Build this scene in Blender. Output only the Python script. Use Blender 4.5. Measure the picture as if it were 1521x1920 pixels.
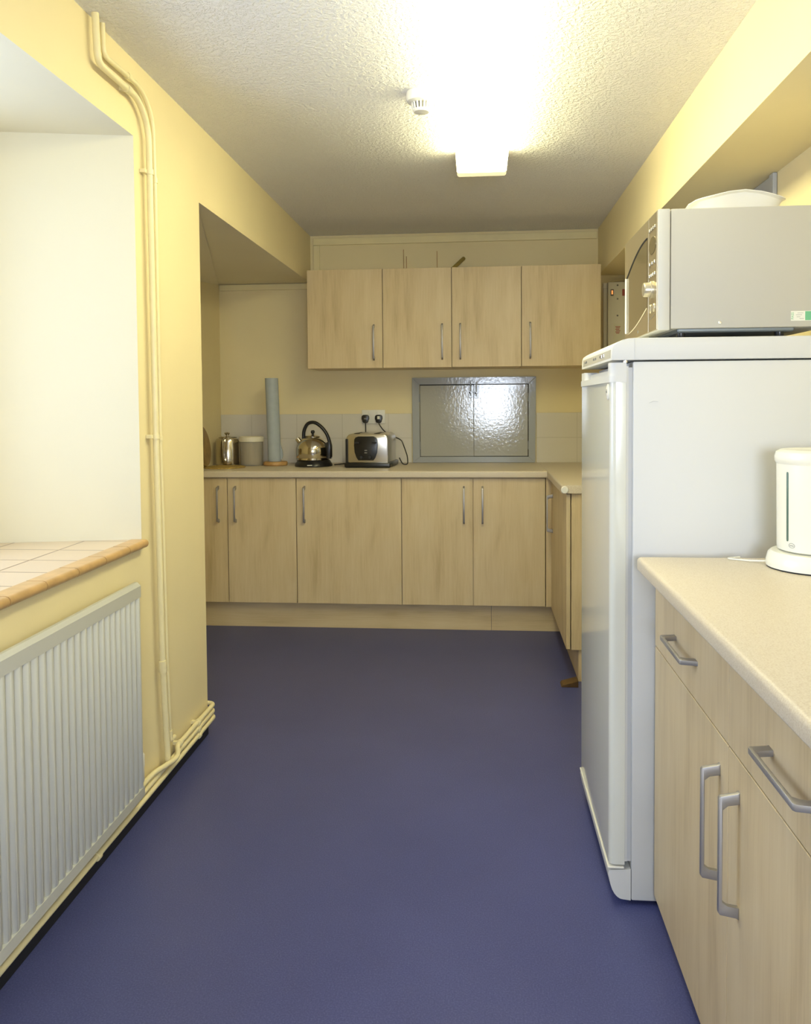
import bpy, bmesh, math, random
from mathutils import Vector, Matrix
random.seed(4)
for o in list(bpy.data.objects): bpy.data.objects.remove(o)
SC = bpy.context.scene
COL = SC.collection
PI = math.pi

# ------------------------------------------------------------------ camera
YAW, PITCH, ROLL = -0.0889, -0.0408, -0.0075
F_PX, PX, PY = 1535.2, 758.2, 819.2
cam_d = bpy.data.cameras.new('camera'); cam = bpy.data.objects.new('camera', cam_d); COL.objects.link(cam)
cy, sy, cp, sp, cr, sr = math.cos(YAW), math.sin(YAW), math.cos(PITCH), math.sin(PITCH), math.cos(ROLL), math.sin(ROLL)
fwd = Vector((sy*cp, cy*cp, sp)); rt = Vector((cy, -sy, 0)); up = rt.cross(fwd)
r2 = cr*rt + sr*up; u2 = -sr*rt + cr*up
M = Matrix(((r2.x, u2.x, -fwd.x), (r2.y, u2.y, -fwd.y), (r2.z, u2.z, -fwd.z))).to_4x4()
M.translation = Vector((0.425, -4.5569, 1.2861))
cam.matrix_world = M
cam_d.sensor_fit = 'VERTICAL'; cam_d.sensor_height = 36.0
cam_d.lens = F_PX/1920*36
cam_d.shift_x = (760.5-PX)/1920; cam_d.shift_y = (PY-960)/1920
cam_d.clip_start = 0.02
SC.camera = cam

# ------------------------------------------------------------------ light
SC.view_settings.view_transform = 'Standard'; SC.view_settings.look = 'None'
SC.view_settings.gamma = 1.0; SC.view_settings.exposure = 0.17
SC.view_settings.use_curve_mapping = False
W = bpy.data.worlds.new('sky'); SC.world = W; W.use_nodes = True
W.node_tree.nodes['Background'].inputs[0].default_value = (0.75, 0.88, 1.0, 1)
W.node_tree.nodes['Background'].inputs[1].default_value = 1.2

def area(name, loc, direction, sx, sy_, power, color):
    l = bpy.data.lights.new(name, 'AREA'); l.shape = 'RECTANGLE'; l.size = sx; l.size_y = sy_
    l.energy = power; l.color = color
    o = bpy.data.objects.new(name, l); COL.objects.link(o)
    o.location = loc; o.rotation_euler = Vector(direction).to_track_quat('-Z', 'Z').to_euler()
    return o
area('daylight_left', (-1.32, -3.05, 1.50), (1, 0.0, 0.05), 1.30, 1.10, 33, (0.55, 0.68, 1.0))
area('daylight_front', (0.72, -5.95, 1.32), (0, 1, 0.06), 0.74, 0.66, 57, (0.78, 0.86, 1.0))
LAMP_STRENGTH = 15.0
LAMP_COLOR = (1.0, 0.93, 0.53, 1)

# ------------------------------------------------------------------ planes of the room
XL, XR, ZC, YB = -0.629, 1.173, 2.354, 0.63
XN, XW, YF = -1.23, 1.452, -5.7
ZBL, ZBR = 2.058, 2.068
YA = -1.482            # near corner of the alcove on the left
YJ, ZS, ZT = -2.078, 0.865, 2.118   # window recess: far edge, sill, head
YJ2 = -3.95

# ------------------------------------------------------------------ materials
def nodes(name):
    m = bpy.data.materials.new(name); m.use_nodes = True
    nt = m.node_tree; b = nt.nodes['Principled BSDF']
    return m, nt, b
def N(nt, t, **k):
    n = nt.nodes.new(t)
    for a, v in k.items():
        if a.startswith('i_'): n.inputs[a[2:].replace('_', ' ')].default_value = v
        else: setattr(n, a, v)
    return n
def coords(nt, scale=(1, 1, 1), kind='Object'):
    t = N(nt, 'ShaderNodeTexCoord'); mp = N(nt, 'ShaderNodeMapping')
    mp.inputs['Scale'].default_value = scale
    nt.links.new(t.outputs[kind], mp.inputs[0]); return mp.outputs[0]
def bump(nt, b, height, strength, dist):
    bn = N(nt, 'ShaderNodeBump'); bn.inputs['Strength'].default_value = strength; bn.inputs['Distance'].default_value = dist
    nt.links.new(height, bn.inputs['Height']); nt.links.new(bn.outputs[0], b.inputs['Normal'])
def ramp(nt, fac, stops):
    r = N(nt, 'ShaderNodeValToRGB'); e = r.color_ramp.elements
    while len(e) < len(stops): e.new(0.5)
    for i, (p, c) in enumerate(stops): e[i].position = p; e[i].color = (*c, 1)
    nt.links.new(fac, r.inputs[0]); return r.outputs[0]
def plain(name, col, rough=0.5, metal=0.0, noise=0.0, nscale=20, bstr=0.0, bscale=60, bdist=0.002, spec=0.5, coat=0.0):
    m, nt, b = nodes(name)
    b.inputs['Base Color'].default_value = (*col, 1); b.inputs['Roughness'].default_value = rough
    b.inputs['Metallic'].default_value = metal; b.inputs['Specular IOR Level'].default_value = spec
    b.inputs['Coat Weight'].default_value = coat
    if noise:
        n = N(nt, 'ShaderNodeTexNoise', i_Scale=nscale, i_Detail=4.0); nt.links.new(coords(nt), n.inputs['Vector'])
        c = ramp(nt, n.outputs[0], [(0.3, tuple(x*(1-noise) for x in col)), (0.7, tuple(min(1, x*(1+noise)) for x in col))])
        nt.links.new(c, b.inputs['Base Color'])
    if bstr:
        n = N(nt, 'ShaderNodeTexNoise', i_Scale=bscale, i_Detail=5.0); nt.links.new(coords(nt), n.inputs['Vector'])
        bump(nt, b, n.outputs[0], bstr, bdist)
    return m
def maple(name, axis='z', tint=1.0):
    m, nt, b = nodes(name)
    sc = {'z': (9, 9, 0.9), 'x': (0.9, 9, 9), 'y': (9, 0.9, 9)}[axis]
    v = coords(nt, sc)
    n1 = N(nt, 'ShaderNodeTexNoise', i_Scale=1.6, i_Detail=5.0, i_Roughness=0.6); nt.links.new(v, n1.inputs['Vector'])
    sc2 = tuple(s*7 if s > 1 else s*3 for s in sc)
    n2 = N(nt, 'ShaderNodeTexNoise', i_Scale=2.2, i_Detail=6.0, i_Roughness=0.7, i_Distortion=0.3); nt.links.new(coords(nt, sc2), n2.inputs['Vector'])
    n3 = N(nt, 'ShaderNodeTexNoise', i_Scale=1.2, i_Detail=2.0, i_Distortion=1.2); nt.links.new(coords(nt, tuple(3.5 if s > 1 else 1.6 for s in sc)), n3.inputs['Vector'])
    mx = N(nt, 'ShaderNodeMath', operation='MULTIPLY_ADD'); mx.inputs[1].default_value = 0.36
    nt.links.new(n2.outputs[0], mx.inputs[0])
    m2 = N(nt, 'ShaderNodeMath', operation='MULTIPLY_ADD'); m2.inputs[1].default_value = 0.55; nt.links.new(n1.outputs[0], m2.inputs[0])
    m3 = N(nt, 'ShaderNodeMath', operation='MULTIPLY'); m3.inputs[1].default_value = 0.40; nt.links.new(n3.outputs[0], m3.inputs[0])
    nt.links.new(m3.outputs[0], m2.inputs[2]); nt.links.new(m2.outputs[0], mx.inputs[2])
    t = tint
    c = ramp(nt, mx.outputs[0], [(0.46, (0.51*t, 0.385*t, 0.21*t)), (0.63, (0.645*t, 0.51*t, 0.30*t)), (0.85, (0.72*t, 0.59*t, 0.375*t))])
    nt.links.new(c, b.inputs['Base Color']); b.inputs['Roughness'].default_value = 0.42
    b.inputs['Specular IOR Level'].default_value = 0.35
    return m
def brick(name, c1, c2, mortar, bw, bh, plane='xz', off=(0, 0, 0), msize=0.003, rough=0.2, offset=0.0):
    m, nt, b = nodes(name)
    t = N(nt, 'ShaderNodeTexCoord'); s = N(nt, 'ShaderNodeSeparateXYZ'); c = N(nt, 'ShaderNodeCombineXYZ')
    a = N(nt, 'ShaderNodeVectorMath', operation='ADD'); a.inputs[1].default_value = off
    nt.links.new(t.outputs['Object'], a.inputs[0]); nt.links.new(a.outputs[0], s.inputs[0])
    nt.links.new(s.outputs[plane[0].upper()], c.inputs[0]); nt.links.new(s.outputs[plane[1].upper()], c.inputs[1])
    br = N(nt, 'ShaderNodeTexBrick'); br.offset = offset; br.squash = 1.0
    br.inputs['Scale'].default_value = 1.0; br.inputs['Brick Width'].default_value = bw; br.inputs['Row Height'].default_value = bh
    br.inputs['Mortar Size'].default_value = msize; br.inputs['Mortar Smooth'].default_value = 0.2; br.inputs['Bias'].default_value = 0
    br.inputs['Color1'].default_value = (*c1, 1); br.inputs['Color2'].default_value = (*c2, 1); br.inputs['Mortar'].default_value = (*mortar, 1)
    nt.links.new(c.outputs[0], br.inputs['Vector']); nt.links.new(br.outputs['Color'], b.inputs['Base Color'])
    b.inputs['Roughness'].default_value = rough
    bump(nt, b, br.outputs['Fac'], -0.3, 0.001)
    return m

M_WALL = plain('yellow_wall_paint', (0.81, 0.70, 0.425), 0.6, noise=0.02, nscale=3, bstr=0.12, bscale=40, bdist=0.003, spec=0.3)
M_CREAM = plain('cream_reveal_paint', (0.70, 0.645, 0.465), 0.65, noise=0.015, nscale=3, bstr=0.12, bscale=30, bdist=0.003, spec=0.2)
M_SOFFIT = plain('pale_soffit_paint', (0.80, 0.74, 0.56), 0.7, noise=0.02, nscale=3, bstr=0.1, bscale=30, bdist=0.003, spec=0.2)
M_PIPE = plain('cream_pipe_paint', (0.82, 0.73, 0.44), 0.35, noise=0.02, nscale=30)
M_TRIM = plain('yellow_batten_paint', (0.81, 0.71, 0.41), 0.4, noise=0.02, nscale=14)
M_WHITE = plain('white_enamel', (0.67, 0.67, 0.65), 0.5, spec=0.3)
M_DOORW = plain('white_door_enamel', (0.70, 0.70, 0.62), 0.16, coat=0.3)
M_GASKET = plain('grey_gasket', (0.60, 0.61, 0.62), 0.5)
M_WPLAS = plain('white_plastic', (0.82, 0.80, 0.72), 0.35)
M_JUG = plain('cream_white_plastic', (0.86, 0.84, 0.72), 0.25)
M_RAD = plain('radiator_enamel', (0.56, 0.57, 0.55), 0.38)
M_BLACK = plain('black_plastic', (0.012, 0.012, 0.012), 0.3)
M_RUBBER = plain('black_rubber', (0.015, 0.015, 0.018), 0.6)
M_DARK = plain('dark_shadow_gap', (0.02, 0.018, 0.015), 0.8)
M_STEEL = plain('polished_steel', (0.62, 0.58, 0.50), 0.13, metal=1.0, noise=0.03, nscale=8)
M_BRUSH = plain('brushed_steel', (0.60, 0.57, 0.50), 0.28, metal=1.0, noise=0.03, nscale=12)
M_HANDLE = plain('satin_nickel', (0.40, 0.385, 0.38), 0.5, metal=0.8)
M_MWGREY = plain('silver_grey_paint', (0.52, 0.50, 0.435), 0.6, metal=0.0, spec=0.25)
M_MWFRONT = plain('champagne_metal', (0.45, 0.38, 0.25), 0.3, metal=0.7)
M_MWGLASS = plain('bronze_glass', (0.22, 0.18, 0.10), 0.12, metal=0.5)
M_CHROME = plain('bright_chrome', (0.82, 0.80, 0.76), 0.12, metal=1.0)
M_MWTRIM = plain('silver_white_trim', (0.60, 0.59, 0.54), 0.45, spec=0.3)
M_KNOB = plain('satin_champagne', (0.60, 0.55, 0.42), 0.3, metal=0.7)
M_UNDER = plain('dull_galvanised', (0.22, 0.25, 0.27), 0.35, metal=0.6)
M_HATCH = plain('grey_gloss_paint', (0.40, 0.40, 0.37), 0.085, bstr=0.26, bscale=70, bdist=0.0016, spec=0.6)
M_HATCHF = plain('blue_grey_gloss_paint', (0.36, 0.38, 0.40), 0.11, bstr=0.3, bscale=60, bdist=0.0016, spec=0.5)
M_GREYP = plain('grey_door_paint', (0.42, 0.43, 0.43), 0.4, noise=0.02)
M_PAPER = plain('blue_paper', (0.42, 0.47, 0.49), 0.85, noise=0.04, nscale=30, bstr=0.2, bscale=120)
M_BEECH = plain('beech_wood', (0.50, 0.29, 0.10), 0.45, noise=0.15, nscale=18)
M_CORK = plain('woven_mat', (0.48, 0.34, 0.09), 0.8, noise=0.3, nscale=60, bstr=0.4, bscale=90)
M_BOARD = plain('dark_wood_board', (0.32, 0.21, 0.07), 0.5, noise=0.3, nscale=14)
M_WEDGE = plain('stained_wedge_wood', (0.095, 0.05, 0.012), 0.55, noise=0.3, nscale=40)
M_CREAMLID = plain('cream_lid', (0.76, 0.71, 0.55), 0.4)
M_GREEN = plain('label_green', (0.16, 0.48, 0.24), 0.5)
M_LABEL = plain('label_paper', (0.80, 0.79, 0.68), 0.6)
M_MARK = plain('grey_print', (0.22, 0.22, 0.21), 0.6)
M_RED = plain('red_print', (0.45, 0.10, 0.08), 0.6)
M_GAUGE = plain('green_grey_gauge', (0.10, 0.17, 0.13), 0.2)
M_TERRA = plain('terracotta_glaze', (0.52, 0.33, 0.14), 0.3, noise=0.12, nscale=25)
M_GROUT = plain('dark_grout', (0.26, 0.19, 0.12), 0.8)
M_SILLT = brick('sill_tiles', (0.62, 0.50, 0.36), (0.585, 0.465, 0.33), (0.24, 0.16, 0.10), 0.1575, 0.205, 'yx', (2.217+1.575, 0.845+2.05, 0), 0.0035, 0.28)
M_TILE = brick('white_wall_tiles', (0.70, 0.66, 0.58), (0.685, 0.645, 0.565), (0.60, 0.56, 0.48), 0.296, 0.157, 'xz', (1.322+2.96, 0, -0.91+1.57), 0.003, 0.14)
M_MAPLE = maple('maple_laminate', 'z')
M_MAPLEX = maple('maple_plinth_laminate', 'x', 0.97)
M_MAPLEL = maple('maple_edge_laminate', 'z', 1.06)

def mk_ceiling():
    m, nt, b = nodes('textured_ceiling_paint')
    b.inputs['Base Color'].default_value = (0.86, 0.85, 0.83, 1); b.inputs['Roughness'].default_value = 0.6
    v = coords(nt)
    n = N(nt, 'ShaderNodeTexNoise', i_Scale=80.0, i_Detail=3.0, i_Roughness=0.6, i_Distortion=0.1); nt.links.new(v, n.inputs['Vector'])
    r = ramp(nt, n.outputs[0], [(0.42, (0, 0, 0)), (0.62, (1, 1, 1))])
    bump(nt, b, r, 0.75, 0.005)
    return m
M_CEIL = mk_ceiling()
def mk_floor():
    m, nt, b = nodes('blue_vinyl')
    v = coords(nt)
    n = N(nt, 'ShaderNodeTexNoise', i_Scale=260.0, i_Detail=2.0); nt.links.new(v, n.inputs['Vector'])
    n2 = N(nt, 'ShaderNodeTexNoise', i_Scale=2.2, i_Detail=5.0, i_Roughness=0.65); nt.links.new(v, n2.inputs['Vector'])
    c1 = ramp(nt, n.outputs[0], [(0.3, (0.062, 0.072, 0.20)), (0.55, (0.078, 0.088, 0.235)), (0.75, (0.11, 0.12, 0.275))])
    mix = N(nt, 'ShaderNodeMixRGB', blend_type='MULTIPLY'); mix.inputs[0].default_value = 1.0
    c2 = ramp(nt, n2.outputs[0], [(0.3, (0.86, 0.86, 0.88)), (0.7, (1.0, 1.0, 1.0))])
    nt.links.new(c1, mix.inputs[1]); nt.links.new(c2, mix.inputs[2]); nt.links.new(mix.outputs[0], b.inputs['Base Color'])
    b.inputs['Roughness'].default_value = 0.36; b.inputs['Specular IOR Level'].default_value = 0.28
    bump(nt, b, n.outputs[0], 0.25, 0.001)
    return m
M_FLOOR = mk_floor()
def mk_worktop():
    m, nt, b = nodes('beige_speckled_laminate')
    n = N(nt, 'ShaderNodeTexNoise', i_Scale=420.0, i_Detail=2.0); nt.links.new(coords(nt), n.inputs['Vector'])
    c = ramp(nt, n.outputs[0], [(0.3, (0.58, 0.485, 0.35)), (0.5, (0.67, 0.585, 0.45)), (0.7, (0.71, 0.635, 0.505))])
    nt.links.new(c, b.inputs['Base Color']); b.inputs['Roughness'].default_value = 0.4
    return m
M_TOP = mk_worktop()
def mk_emit(name, col, s):
    m, nt, b = nodes(name)
    b.inputs['Base Color'].default_value = (0.8, 0.78, 0.7, 1)
    b.inputs['Emission Color'].default_value = col; b.inputs['Emission Strength'].default_value = s
    return m
M_LAMP = mk_emit('lit_diffuser', LAMP_COLOR, LAMP_STRENGTH)
M_LAMPEND = mk_emit('lit_diffuser_end', (1.0, 0.84, 0.45, 1), 0.75)
M_NEON = mk_emit('neon_orange', (1.0, 0.28, 0.03, 1), 0.9)
def mk_glass(name, tint, op):
    m, nt, b = nodes(name)
    out = nt.nodes['Material Output']
    tr = N(nt, 'ShaderNodeBsdfTransparent'); tr.inputs[0].default_value = (*tint, 1)
    mx = N(nt, 'ShaderNodeMixShader'); mx.inputs[0].default_value = op
    nt.links.new(tr.outputs[0], mx.inputs[1]); nt.links.new(b.outputs[0], mx.inputs[2]); nt.links.new(mx.outputs[0], out.inputs[0])
    b.inputs['Roughness'].default_value = 0.1; b.inputs['Base Color'].default_value = (*tint, 1)
    return m
M_GLASS = mk_glass('window_glass', (0.98, 0.99, 1.0), 0.06)
M_CLEARP = mk_glass('cloudy_clear_plastic', (0.84, 0.80, 0.70), 0.30)

# ------------------------------------------------------------------ builders (world coordinates)
class MB:
    def __init__(self): self.bm = bmesh.new()
    def box(self, x0, x1, y0, y1, z0, z1, bev=0.0, seg=2, mat=0):
        if x0 > x1: x0, x1 = x1, x0
        if y0 > y1: y0, y1 = y1, y0
        if z0 > z1: z0, z1 = z1, z0
        v = [self.bm.verts.new(p) for p in ((x0,y0,z0),(x1,y0,z0),(x1,y1,z0),(x0,y1,z0),(x0,y0,z1),(x1,y0,z1),(x1,y1,z1),(x0,y1,z1))]
        fs = [self.bm.faces.new([v[i] for i in f]) for f in ((3,2,1,0),(4,5,6,7),(0,1,5,4),(1,2,6,5),(2,3,7,6),(3,0,4,7))]
        for f in fs: f.material_index = mat
        if bev:
            es = list({e for f in fs for e in f.edges})
            bmesh.ops.bevel(self.bm, geom=es, offset=bev, segments=seg, affect='EDGES', profile=0.5)
        return self
    def prism(self, poly, axis, a, b, mat=0, bev=0.0):
        """poly: 2D points in the other two axes (in xyz order), extruded along axis from a to b"""
        def P(p, t):
            return {'x': (t, p[0], p[1]), 'y': (p[0], t, p[1]), 'z': (p[0], p[1], t)}[axis]
        lo = [self.bm.verts.new(P(p, a)) for p in poly]; hi = [self.bm.verts.new(P(p, b)) for p in poly]
        n = len(poly); fs = [self.bm.faces.new(lo), self.bm.faces.new(hi[::-1])]
        for i in range(n): fs.append(self.bm.faces.new((lo[i], hi[i], hi[(i+1) % n], lo[(i+1) % n])))
        for f in fs: f.material_index = mat
        bmesh.ops.recalc_face_normals(self.bm, faces=fs)
        if bev:
            es = list({e for f in fs[:2] for e in f.edges})
            bmesh.ops.bevel(self.bm, geom=es, offset=bev, segments=2, affect='EDGES', profile=0.5)
        return self
    def tube(self, pts, r, n=12, fillet=0.0, caps=True, flat=1.0):
        pts = [Vector(p) for p in pts]
        if fillet:
            fl = fillet if isinstance(fillet, (list, tuple)) else [fillet]*(len(pts)-2)
            out = [pts[0]]
            for i in range(1, len(pts)-1):
                a, b, c = pts[i-1], pts[i], pts[i+1]
                d = min(fl[i-1], (a-b).length*0.49, (c-b).length*0.49)
                p, q = b + (a-b).normalized()*d, b + (c-b).normalized()*d
                for k in range(7):
                    t = k/6; out.append(p*(1-t)**2 + b*2*t*(1-t) + q*t*t)
            out.append(pts[-1]); pts = out
        rings = []; prev = None
        for i, p in enumerate(pts):
            t = (pts[min(i+1, len(pts)-1)] - pts[max(i-1, 0)]).normalized()
            if prev is None:
                a = Vector((0, 0, 1)) if abs(t.z) < 0.9 else Vector((1, 0, 0))
                nx = (a - t*a.dot(t)).normalized()
            else: nx = (prev - t*prev.dot(t)).normalized()
            prev = nx; ny = t.cross(nx)
            rr = r(i/(len(pts)-1)) if callable(r) else r
            rings.append([self.bm.verts.new(p + nx*rr*math.cos(2*PI*k/n) + ny*rr*flat*math.sin(2*PI*k/n)) for k in range(n)])
        for a, b in zip(rings, rings[1:]):
            for k in range(n): self.bm.faces.new((a[k], a[(k+1) % n], b[(k+1) % n], b[k]))
        if caps: self.bm.faces.new(rings[0][::-1]); self.bm.faces.new(rings[-1])
        return self
    def lathe(self, c, prof, n=40, axis='z', sx=1.0, sy=1.0, caps=True):
        rings = []
        for r, h in prof:
            ring = []
            for k in range(n):
                a = 2*PI*k/n; u, v = r*math.cos(a)*sx, r*math.sin(a)*sy
                d = {'z': (u, v, h), 'y': (u, h, v), 'x': (h, u, v)}[axis]
                ring.append(self.bm.verts.new((c[0]+d[0], c[1]+d[1], c[2]+d[2])))
            rings.append(ring)
        fs = []
        for a, b in zip(rings, rings[1:]):
            for k in range(n): fs.append(self.bm.faces.new((a[k], a[(k+1) % n], b[(k+1) % n], b[k])))
        if caps: fs.append(self.bm.faces.new(rings[0][::-1])); fs.append(self.bm.faces.new(rings[-1]))
        bmesh.ops.recalc_face_normals(self.bm, faces=fs)
        return self
    def quad(self, *pts, mat=0):
        f = self.bm.faces.new([self.bm.verts.new(p) for p in pts]); f.material_index = mat; return self
    def build(self, name, mat, parent=None, smooth=False):
        me = bpy.data.meshes.new(name)
        off = Vector((0, 0, 0))
        p = parent
        while p is not None: off += p.location; p = p.parent
        for v in self.bm.verts: v.co -= off
        self.bm.to_mesh(me); self.bm.free()
        for mm in (mat if isinstance(mat, (list, tuple)) else [mat]): me.materials.append(mm)
        if smooth:
            me.polygons.foreach_set('use_smooth', [True]*len(me.polygons))
            me.set_sharp_from_angle(angle=math.radians(40))
        o = bpy.data.objects.new(name, me); COL.objects.link(o)
        if parent is not None: o.parent = parent
        return o
def thing(name, label, cat, loc, group=None):
    o = bpy.data.objects.new(name, None); COL.objects.link(o); o.location = loc; o.empty_display_size = 0.05
    o['label'] = label; o['category'] = cat
    if group: o['group'] = group
    return o
def tag(o, label, cat, group=None):
    o['label'] = label; o['category'] = cat
    if group: o['group'] = group
    return o
def struct(o): o['kind'] = 'structure'; return o
def text(s, size, mat, parent, name, matrix, extrude=0.0002):
    c = bpy.data.curves.new('t', 'FONT'); c.body = s; c.size = size; c.extrude = extrude; c.align_x = 'CENTER'; c.align_y = 'CENTER'
    t = bpy.data.objects.new('t', c); COL.objects.link(t)
    dg = bpy.context.evaluated_depsgraph_get(); me = bpy.data.meshes.new_from_object(t.evaluated_get(dg))
    bpy.data.objects.remove(t)
    off = Vector((0, 0, 0)); p = parent
    while p is not None: off += p.location; p = p.parent
    me.transform(Matrix.Translation(-off) @ matrix); me.materials.clear(); me.materials.append(mat)
    o = bpy.data.objects.new(name, me); COL.objects.link(o); o.parent = parent
    return o
def frame(origin, xdir, ydir):
    x, y = Vector(xdir).normalized(), Vector(ydir).normalized(); z = x.cross(y)
    m = Matrix((x, y, z)).transposed().to_4x4(); m.translation = Vector(origin); return m

# ================================================================== SETTING
m = MB(); m.box(-1.6, 1.8, YF-0.2, YB+0.2, -0.08, 0.0); struct(m.build('floor', M_FLOOR))
m = MB(); m.box(-1.6, 1.8, YF-0.2, YB+0.2, ZC, ZC+0.1); struct(m.build('ceiling', M_CEIL))

# left wall: pier with a splayed cream reveal, recess over a radiator, beam over the alcove
m = MB()
XO = -1.16
def slope_y(x): return YJ + (x-XL)/(-1.046-XL)*(-2.165-YJ)
m.prism([(XL, YA), (XL, YJ), (-1.6, slope_y(-1.6)), (-1.6, YA)], 'z', 0.0, ZC)
m.box(-1.6, XL, YJ2, YJ, 0.0, ZS-0.022)
m.box(-1.6, XL, YJ2, YJ, ZT, ZC)
m.box(-1.6, XL, YF, YJ2, 0.0, ZC)
m.box(-1.6, XO, YJ2, YJ2+0.25, 0.93, 2.06); m.box(-1.6, XO, -2.42, -2.1, 0.93, 2.06)
m.box(-1.6, XO, YJ2, -2.1, ZS-0.03, 0.93); m.box(-1.6, XO, YJ2, -2.1, 2.06, ZT)
m.box(-1.6, XL, YA, YB, ZBL, ZC)
m.box(-1.6, XN, YA, YB, 0.0, ZBL+0.01)
# the soffit of the alcove drops a little towards the outside wall
m.quad((XL-0.012, YA+0.01, ZBL-0.002), (XN, YB-0.005, ZBL-0.002), (XN, YA+0.01, ZBL-0.16))
m.bm.faces.ensure_lookup_table()
for f in m.bm.faces:
    f.normal_update(); c = f.calc_center_median(); n = f.normal
    if n.y < -0.8 and -2.4 < c.y < -2.0 and c.z > 0.5: f.material_index = 1
    elif n.z < -0.5 and c.z > 1.8 and c.y < YJ+0.3: f.material_index = 1
    elif abs(n.z) > 0.5 and 1.8 < c.z < 2.2: f.material_index = 2
struct(m.build('wall_left', [M_WALL, M_CREAM, M_SOFFIT]))

m = MB()
m.box(XW, 1.8, YF, YB, 0.0, ZC); m.box(XR, XW+0.01, YF, YB, ZBR, ZC)
struct(m.build('wall_right', M_WALL))
m = MB(); m.box(-1.6, 1.8, YB, YB+0.2, 0.0, ZC); struct(m.build('wall_back', M_WALL))
m = MB()
m.box(-1.6, 0.3, YF-0.2, YF, 0, ZC); m.box(1.14, 1.8, YF-0.2, YF, 0, ZC)
m.box(0.3, 1.14, YF-0.2, YF, 0, 0.92); m.box(0.3, 1.14, YF-0.2, YF, 1.72, ZC)
struct(m.build('wall_front', M_WALL))

m = MB(); m.box(XL, XL+0.0015, YF, YA, 0.0, 0.055); struct(m.build('baseboard_left', M_RUBBER))

# battens on the back wall
m = MB(); m.box(-0.608, 1.166, YB-0.016, YB, 2.293, 2.336, 0.002); struct(m.build('trim_1', M_TRIM))
m = MB(); m.box(-0.608, -0.568, YB-0.014, YB, 2.06, 2.292, 0.002); struct(m.build('trim_2', M_TRIM))
m = MB(); m.box(-1.221, -0.63, YB-0.016, YB, 2.018, 2.054, 0.002); struct(m.build('trim_3', M_TRIM))
# white tile splashback
m = MB()
m.box(-1.229, 0.010, YB-0.007, YB, 0.905, 1.222, 0.001, 1); m.box(0.796, 1.45, YB-0.007, YB, 0.905, 1.222, 0.001, 1)
struct(m.build('trim_4', M_TILE))

# left window: sill tiles with a rounded terracotta nosing, frame and panes
w1 = bpy.data.objects.new('window_1', None); COL.objects.link(w1); w1.location = (-0.9, -3.0, ZS); struct(w1)
m = MB(); m.prism([(XL-0.03, YJ2), (XL-0.03, YJ-0.004), (XO, slope_y(XO)-0.004), (XO, YJ2)], 'z', ZS-0.022, ZS); m.build('window_sill', M_SILLT, w1)
m = MB(); sill_y = [-2.080, -2.217]
while sill_y[-1] > YJ2: sill_y.append(sill_y[-1]-0.1575)
for a, b in zip(sill_y, sill_y[1:]):
    pr = [(XL-0.03, ZS-0.024), (XL+0.013, ZS-0.024)]
    for k in range(7):
        t = -PI/2 + k/6*PI; pr.append((XL+0.013+0.012*math.cos(t), ZS-0.0115+0.0125*math.sin(t)))
    pr.append((XL-0.03, ZS+0.001))
    m.prism(pr, 'y', b+0.0018, a-0.0018)
m.build('nosing', M_TERRA, w1, True)
m = MB(); m.box(XL-0.028, XL+0.018, YJ2, YJ-0.01, ZS-0.02, ZS-0.006); m.build('grout', M_GROUT, w1)
m = MB(); X0 = -1.20
for (a, b, c, d) in ((-3.72, -2.40, 0.92, 0.98), (-3.72, -2.40, 2.01, 2.07), (-3.72, -3.66, 0.98, 2.01), (-2.46, -2.40, 0.98, 2.01), (-3.09, -3.03, 0.98, 2.01)):
    m.box(X0, X0+0.05, a, b, c, d, 0.004)
m.build('window_frame', M_WPLAS, w1)
m = MB(); m.box(X0+0.02, X0+0.024, -3.68, -2.44, 0.96, 2.03); m.build('pane', M_GLASS, w1)
# window behind the camera
w2 = bpy.data.objects.new('window_2', None); COL.objects.link(w2); w2.location = (0.72, YF-0.1, 1.0); struct(w2)
m = MB()
for (a, b, c, d) in ((0.3, 1.14, 0.92, 0.96), (0.3, 1.14, 1.68, 1.72), (0.3, 0.34, 0.96, 1.68), (1.10, 1.14, 0.96, 1.68)):
    m.box(a, b, YF-0.12, YF-0.07, c, d, 0.004)
m.build('window_frame', M_WPLAS, w2)
m = MB(); m.box(0.32, 1.12, YF-0.098, YF-0.094, 0.94, 1.70); m.build('pane', M_GLASS, w2)

# grey painted door set in the right wall behind the fridge
d1 = bpy.data.objects.new('door_1', None); COL.objects.link(d1); d1.location = (XW, -1.2, 0); struct(d1)
m = MB(); m.box(XW-0.006, XW-0.001, -1.585, -0.80, 0.0, ZBR-0.002); m.build('door_leaf', M_GREYP, d1)
m = MB(); m.box(XW-0.016, XW-0.001, -1.622, -1.582, 0.0, ZBR-0.001, 0.003); m.build('door_frame', M_GREYP, d1)

# ================================================================== CABINETS
def handle(parent, axis, p, L, out, width=0.010, d=0.034):
    """strap handle; p = first foot on the face; axis 'z' or 'y' is its length; out = outward normal ('-x' or '-y')"""
    pr = [(0, 0), (0.003, 0.004), (0.008, d-0.003), (0.012, d), (L-0.012, d), (L-0.008, d-0.003), (L-0.003, 0.004), (L, 0), (L-0.021, 0),
          (L-0.024, d*0.55), (L-0.031, d-0.0065), (0.031, d-0.0065), (0.024, d*0.55), (0.021, 0)]
    m = MB()
    if out == '-y': m.prism([(p[1]-b, p[2]+a) for a, b in pr], 'x', p[0]-width/2, p[0]+width/2, bev=0.001)
    elif axis == 'z': m.prism([(p[0]-b, p[2]+a) for a, b in pr], 'y', p[1]-width/2, p[1]+width/2, bev=0.001)
    else: m.prism([(p[0]-b, p[1]+a) for a, b in pr], 'z', p[2]-width/2, p[2]+width/2, bev=0.001)
    return m.build('handle', M_HANDLE, parent, True)

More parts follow.
